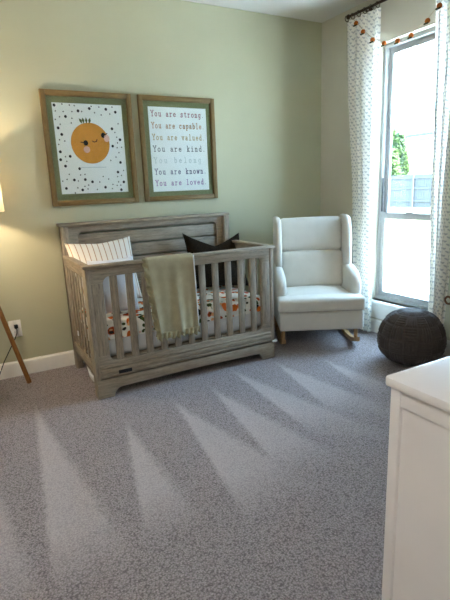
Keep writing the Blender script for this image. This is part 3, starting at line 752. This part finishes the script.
for a in (e0+.046, e0+.046+.612):
    for z in (.125, .345, .565):
        d_ = dp('drawer', box(new_bm(), (a+.003, f1-.32, z+.003), (a+.597, f1-.010, z+.197), .003))
        for kx in (.17, .43):
            bm = new_bm(); ball(bm, (a+kx, f1+.012, z+.10), .014); tube(bm, [(a+kx, f1-.012, z+.10), (a+kx, f1+.008, z+.10)], .006, 10)
            dp('knob', bm, 'white_plastic', d_)

# ------------------------------------------------------------------ floor lamp and outlet
LC = (-3.13, -.36)
lamp = thing('floor_lamp', (*LC, 0), 'tripod floor lamp with brown wooden legs and lit cream shade at left', 'lamp'); og = tuple(lamp.location)
ft = Vector((.266, .154, 0))
for k in range(3):
    d = Matrix.Rotation(k*2*PI/3, 3, 'Z') @ ft
    bm = new_bm(); tube(bm, [Vector((*LC, 0))+d+Vector((0, 0, .006)), Vector((*LC, 1.17))+d*.06], [.0165, .014], 16); finish('leg', bm, 'lamp_wood', lamp, og)
bm = new_bm(); lathe(bm, [(.035, 1.13), (.042, 1.14), (.042, 1.17), (.03, 1.18), (.012, 1.185), (.012, 1.30), (.02, 1.302), (.02, 1.345), (.012, 1.35)], (*LC, 0), 24); finish('hub', bm, 'bronze', lamp, og)
bm = new_bm(); ball(bm, (*LC, 1.385), .032, (1, 1, 1.2)); bo = finish('bulb', bm, 'paper', lamp, og, angle=180)
t = NT('bulb_glow'); em = t.n('ShaderNodeEmission'); em.inputs[0].default_value = (1, .81, .60, 1); em.inputs[1].default_value = 640
t.l(em.outputs[0], t.out.inputs[0]); bo.data.materials.clear(); bo.data.materials.append(t.m)
bm = new_bm(); RS = .255
lathe(bm, [(RS, 1.23), (RS-.004, 1.56)], (*LC, 0), 56, False); so = finish('lamp_shade', bm, 'shade', lamp, og, angle=60); solidify(so, .0025)
bm = new_bm()
for k in range(3):
    a = 2*PI*k/3; tube(bm, [(LC[0]+.012*math.cos(a), LC[1]+.012*math.sin(a), 1.31), (LC[0]+(RS-.002)*math.cos(a), LC[1]+(RS-.002)*math.sin(a), 1.26)], .0022, 6)
finish('shade_spider', bm, 'bronze', lamp, og)
bm = new_bm(); tube(bm, [(-2.886, -.028, .382), (-2.884, -.034, .362), (-2.888, -.034, .335), (-2.910, -.034, .29), (-2.950, -.038, .225), (-3.00, -.06, .15), (-3.05, -.10, .06), (-3.10, -.16, .012), (-3.13, -.28, .006), (-3.14, -.34, .006), (-3.135, -.36, .05), (-3.13, -.36, 1.14)], .0035, 8)
cd = finish('cord', bm, 'black_plastic', lamp, og, angle=180); cd['label'] = 'black power cord'
bm = new_bm(); box(bm, (-2.899, -.034, .372), (-2.873, -.0075, .40), .006); finish('plug', bm, 'black_plastic', lamp, og)
ot = thing('wall_outlet', (-2.892, 0, .366), 'white electrical outlet low on the wall behind the lamp leg', 'outlet'); og = tuple(ot.location)
finish('cover_plate', box(new_bm(), (-2.934, -.006, .303), (-2.850, -.0005, .430), .003), 'white_plastic', ot, og)
for z in (.340, .392):
    s_o = finish('socket', cushion(new_bm(), (-2.909, -.0085, z-.016), (-2.875, -.005, z+.016), .0017), 'white_plastic', ot, og)
    bm = new_bm()
    for dx in (-.007, .007): box(bm, (-2.892+dx-.001, -.009, z-.004), (-2.892+dx+.001, -.0083, z+.006), 0)
    finish('slots', bm, 'black_plastic', s_o, og)
bm = new_bm(); ball(bm, (-2.892, -.006, .366), .0035, (1, .5, 1), 10); finish('screw', bm, 'bronze', ot, og)

# ------------------------------------------------------------------ outside
struct(finish('ground', box(new_bm(), (.16, -30, -.2), (80, 70, -.1), 0), 'lawn', smooth=False))
struct(finish('bounce_slab', box(new_bm(), (.16, -8, -.12), (9, 12, -.09), 0), 'bounce_pale', smooth=False))  # pale slab added outside to bounce sunlight up to the ceiling
fe = thing('wooden_fence', (18, 14, -.1), 'grey wooden board fence across the yard outside the window', 'fence'); og = tuple(fe.location)
bm = new_bm(); rnd = random.Random(2); y = 2.0
while y < 28: box(bm, (18, y, -.1), (18.02, y+.138, 1.60+rnd.uniform(-.012, .012)), 0); y += .146
finish('boards', bm, 'fence', fe, og, smooth=False)
for z in (.2, .85, 1.4):
    finish('fence_rail', box(new_bm(), (17.94, 2, z), (18.0, 28, z+.09), 0), 'fence', fe, og, smooth=False)
for k in range(12): finish('fence_post', box(new_bm(), (17.90, 2.1+k*2.35, -.1), (17.99, 2.2+k*2.35, 1.66), 0), 'fence', fe, og, smooth=False)
ho = thing('neighbour_house', (32, 18, -.1), 'pale two-storey neighbour house beyond the fence outside the window', 'house'); og = tuple(ho.location)
finish('house_walls', box(new_bm(), (27, 12, -.1), (38, 22.2, 4.55), 0), 'house_wall', ho, og, smooth=False)
bm = new_bm(); vs = [bm.verts.new(p_) for p_ in ((26.6, 11.6, 4.6), (38.4, 11.6, 4.6), (38.4, 22.6, 4.6), (26.6, 22.6, 4.6), (32, 15, 6.6), (32, 19.2, 6.6))]
for f in ((0, 1, 4), (1, 2, 5, 4), (2, 3, 5), (3, 0, 4, 5), (3, 2, 1, 0)): bm.faces.new([vs[i] for i in f])
finish('roof', bm, 'house_roof', ho, og, smooth=False)
finish('fascia', plate(new_bm(), rect(26.55, 38.45, 11.55, 22.65), [rect(26.65, 38.35, 11.65, 22.55)], 'z', 4.42, 4.60), 'fascia', ho, og, smooth=False)
for y, z, w_, h_ in ((20.6, 3.75, .9, .55), (20.5, 2.85, .8, .6), (17.0, 2.9, 1.2, 1.2), (14, 2.9, 1.2, 1.2)):
    wf = finish('house_window', plate(new_bm(), rect(y-w_/2-.08, y+w_/2+.08, z-.08, z+h_+.08), [rect(y-w_/2, y+w_/2, z, z+h_)], 'x', 26.93, 27.02), 'trim', ho, og, smooth=False)
    finish('house_pane', box(new_bm(), (26.96, y-w_/2, z), (26.99, y+w_/2, z+h_), 0), 'house_glass', wf, og, smooth=False)
tr_ = thing('yard_tree', (22, 18.7, -.1), 'leafy green tree beyond the fence outside the window', 'tree'); og = tuple(tr_.location)
bm = new_bm(); tube(bm, [(22, 18.7, -.1), (22.05, 18.65, 1.0), (22, 18.7, 2.6), (22.05, 18.75, 4.0)], [.12, .09, .06, .02], 10); finish('trunk', bm, 'bark', tr_, og)
bm = new_bm(); rnd = random.Random(4)
for i in range(9000):
    d = Vector((rnd.gauss(0, 1), rnd.gauss(0, 1), rnd.gauss(0, 1))).normalized()*rnd.uniform(.5, 1)**.5
    k = .85+.25*math.sin(5*d.x+3*d.z)+.15*math.sin(9*d.y)
    c = Vector((22+d.x*.85*k, 18.7+d.y*.70*k, 2.75+d.z*1.6*k))
    a = Vector((rnd.gauss(0, 1), rnd.gauss(0, 1), rnd.gauss(0, 1))).normalized(); b_ = a.orthogonal().normalized()
    s = rnd.uniform(.10, .17)
    bm.faces.new([bm.verts.new(c+p_) for p_ in (a*s, b_*s*.5, -a*s, -b_*s*.5)])
finish('foliage', bm, 'leaves', tr_, og, smooth=False)

# ------------------------------------------------------------------ light
w = bpy.data.worlds.new('sky'); bpy.context.scene.world = w; w.use_nodes = True
nt = w.node_tree; nt.nodes.clear()
bg = nt.nodes.new('ShaderNodeBackground'); ow = nt.nodes.new('ShaderNodeOutputWorld')
bg.inputs[0].default_value = (.45, .71, 1.0, 1); bg.inputs[1].default_value = 25.0
nt.links.new(bg.outputs[0], ow.inputs[0])
for y0, y1 in ((WY0, WY1),):
    L = bpy.data.lights.new('sky_portal', 'AREA'); L.shape = 'RECTANGLE'; L.size = WZ1-WZ0; L.size_y = y1-y0
    L.cycles.is_portal = True
    o = bpy.data.objects.new('sky_portal', L); C.objects.link(o); o.location = (.16, (y0+y1)/2, (WZ0+WZ1)/2); o.rotation_euler = (0, PI/2, 0)

sun = bpy.data.lights.new('sun', 'SUN'); sun.energy = 100; sun.angle = .02; sun.color = (1, 1, 1)
so_ = bpy.data.objects.new('sun', sun); C.objects.link(so_); so_.location = (10, -20, 20)
so_.rotation_euler = Vector((.02, .6, -.8)).to_track_quat('-Z', 'Y').to_euler()
# unseen glowing dome behind the viewpoint, added as fill light for the room
cl = thing('added_fill_dome', (-4.0, -3.6, H), 'added unseen fill light dome near the left wall behind the viewpoint', 'fill light'); og = tuple(cl.location)
bm = new_bm(); lathe(bm, [(.20, H-.03), (.20, H-.0005)], (-4.0, -3.6, 0), 40); finish('fill_base', bm, 'white_plastic', cl, og)
bm = new_bm(); lathe(bm, [(.001, H-.125), (.08, H-.118), (.14, H-.095), (.175, H-.06), (.185, H-.031)], (-4.0, -3.6, 0), 40); dm = finish('dome', bm, 'paper', cl, og)
t = NT('fill_glow'); em = t.n('ShaderNodeEmission'); em.inputs[0].default_value = (1, .98, .97, 1); em.inputs[1].default_value = 72
t.l(em.outputs[0], t.out.inputs[0]); dm.data.materials.clear(); dm.data.materials.append(t.m)

# ------------------------------------------------------------------ camera
cam = bpy.data.cameras.new('camera'); co = bpy.data.objects.new('camera', cam); C.objects.link(co)
f_px, pitch, yaw, roll = 468.789, .2344, .4937, -.0414
cy_, sy_ = math.cos(yaw), math.sin(yaw)
rt = Vector((cy_, -sy_, 0)); fw = Vector((sy_, cy_, 0)); up = Vector((0, 0, 1))
F_ = fw*math.cos(pitch)-up*math.sin(pitch); U_ = up*math.cos(pitch)+fw*math.sin(pitch)
R2 = rt*math.cos(roll)+U_*math.sin(roll); U2 = -rt*math.sin(roll)+U_*math.cos(roll)
mw = Matrix((R2, U2, -F_)).transposed().to_4x4(); mw.translation = (-3.1023, -3.6898, 1.3175)
co.matrix_world = mw
cam.sensor_fit = 'VERTICAL'; cam.sensor_height = 36; cam.lens = 36*f_px/600; cam.clip_start = .05; cam.clip_end = 300
sc = bpy.context.scene; sc.camera = co
sc.view_settings.view_transform = 'Standard'; sc.view_settings.look = 'None'; sc.view_settings.gamma = 1
sc.view_settings.exposure = 0.12
try: sc.view_settings.use_curve_mapping = False
except Exception: pass
sc.cycles.max_bounces = 14; sc.cycles.diffuse_bounces = 10; sc.cycles.transparent_max_bounces = 16
sc.cycles.use_denoising = True; sc.cycles.sample_clamp_indirect = 0
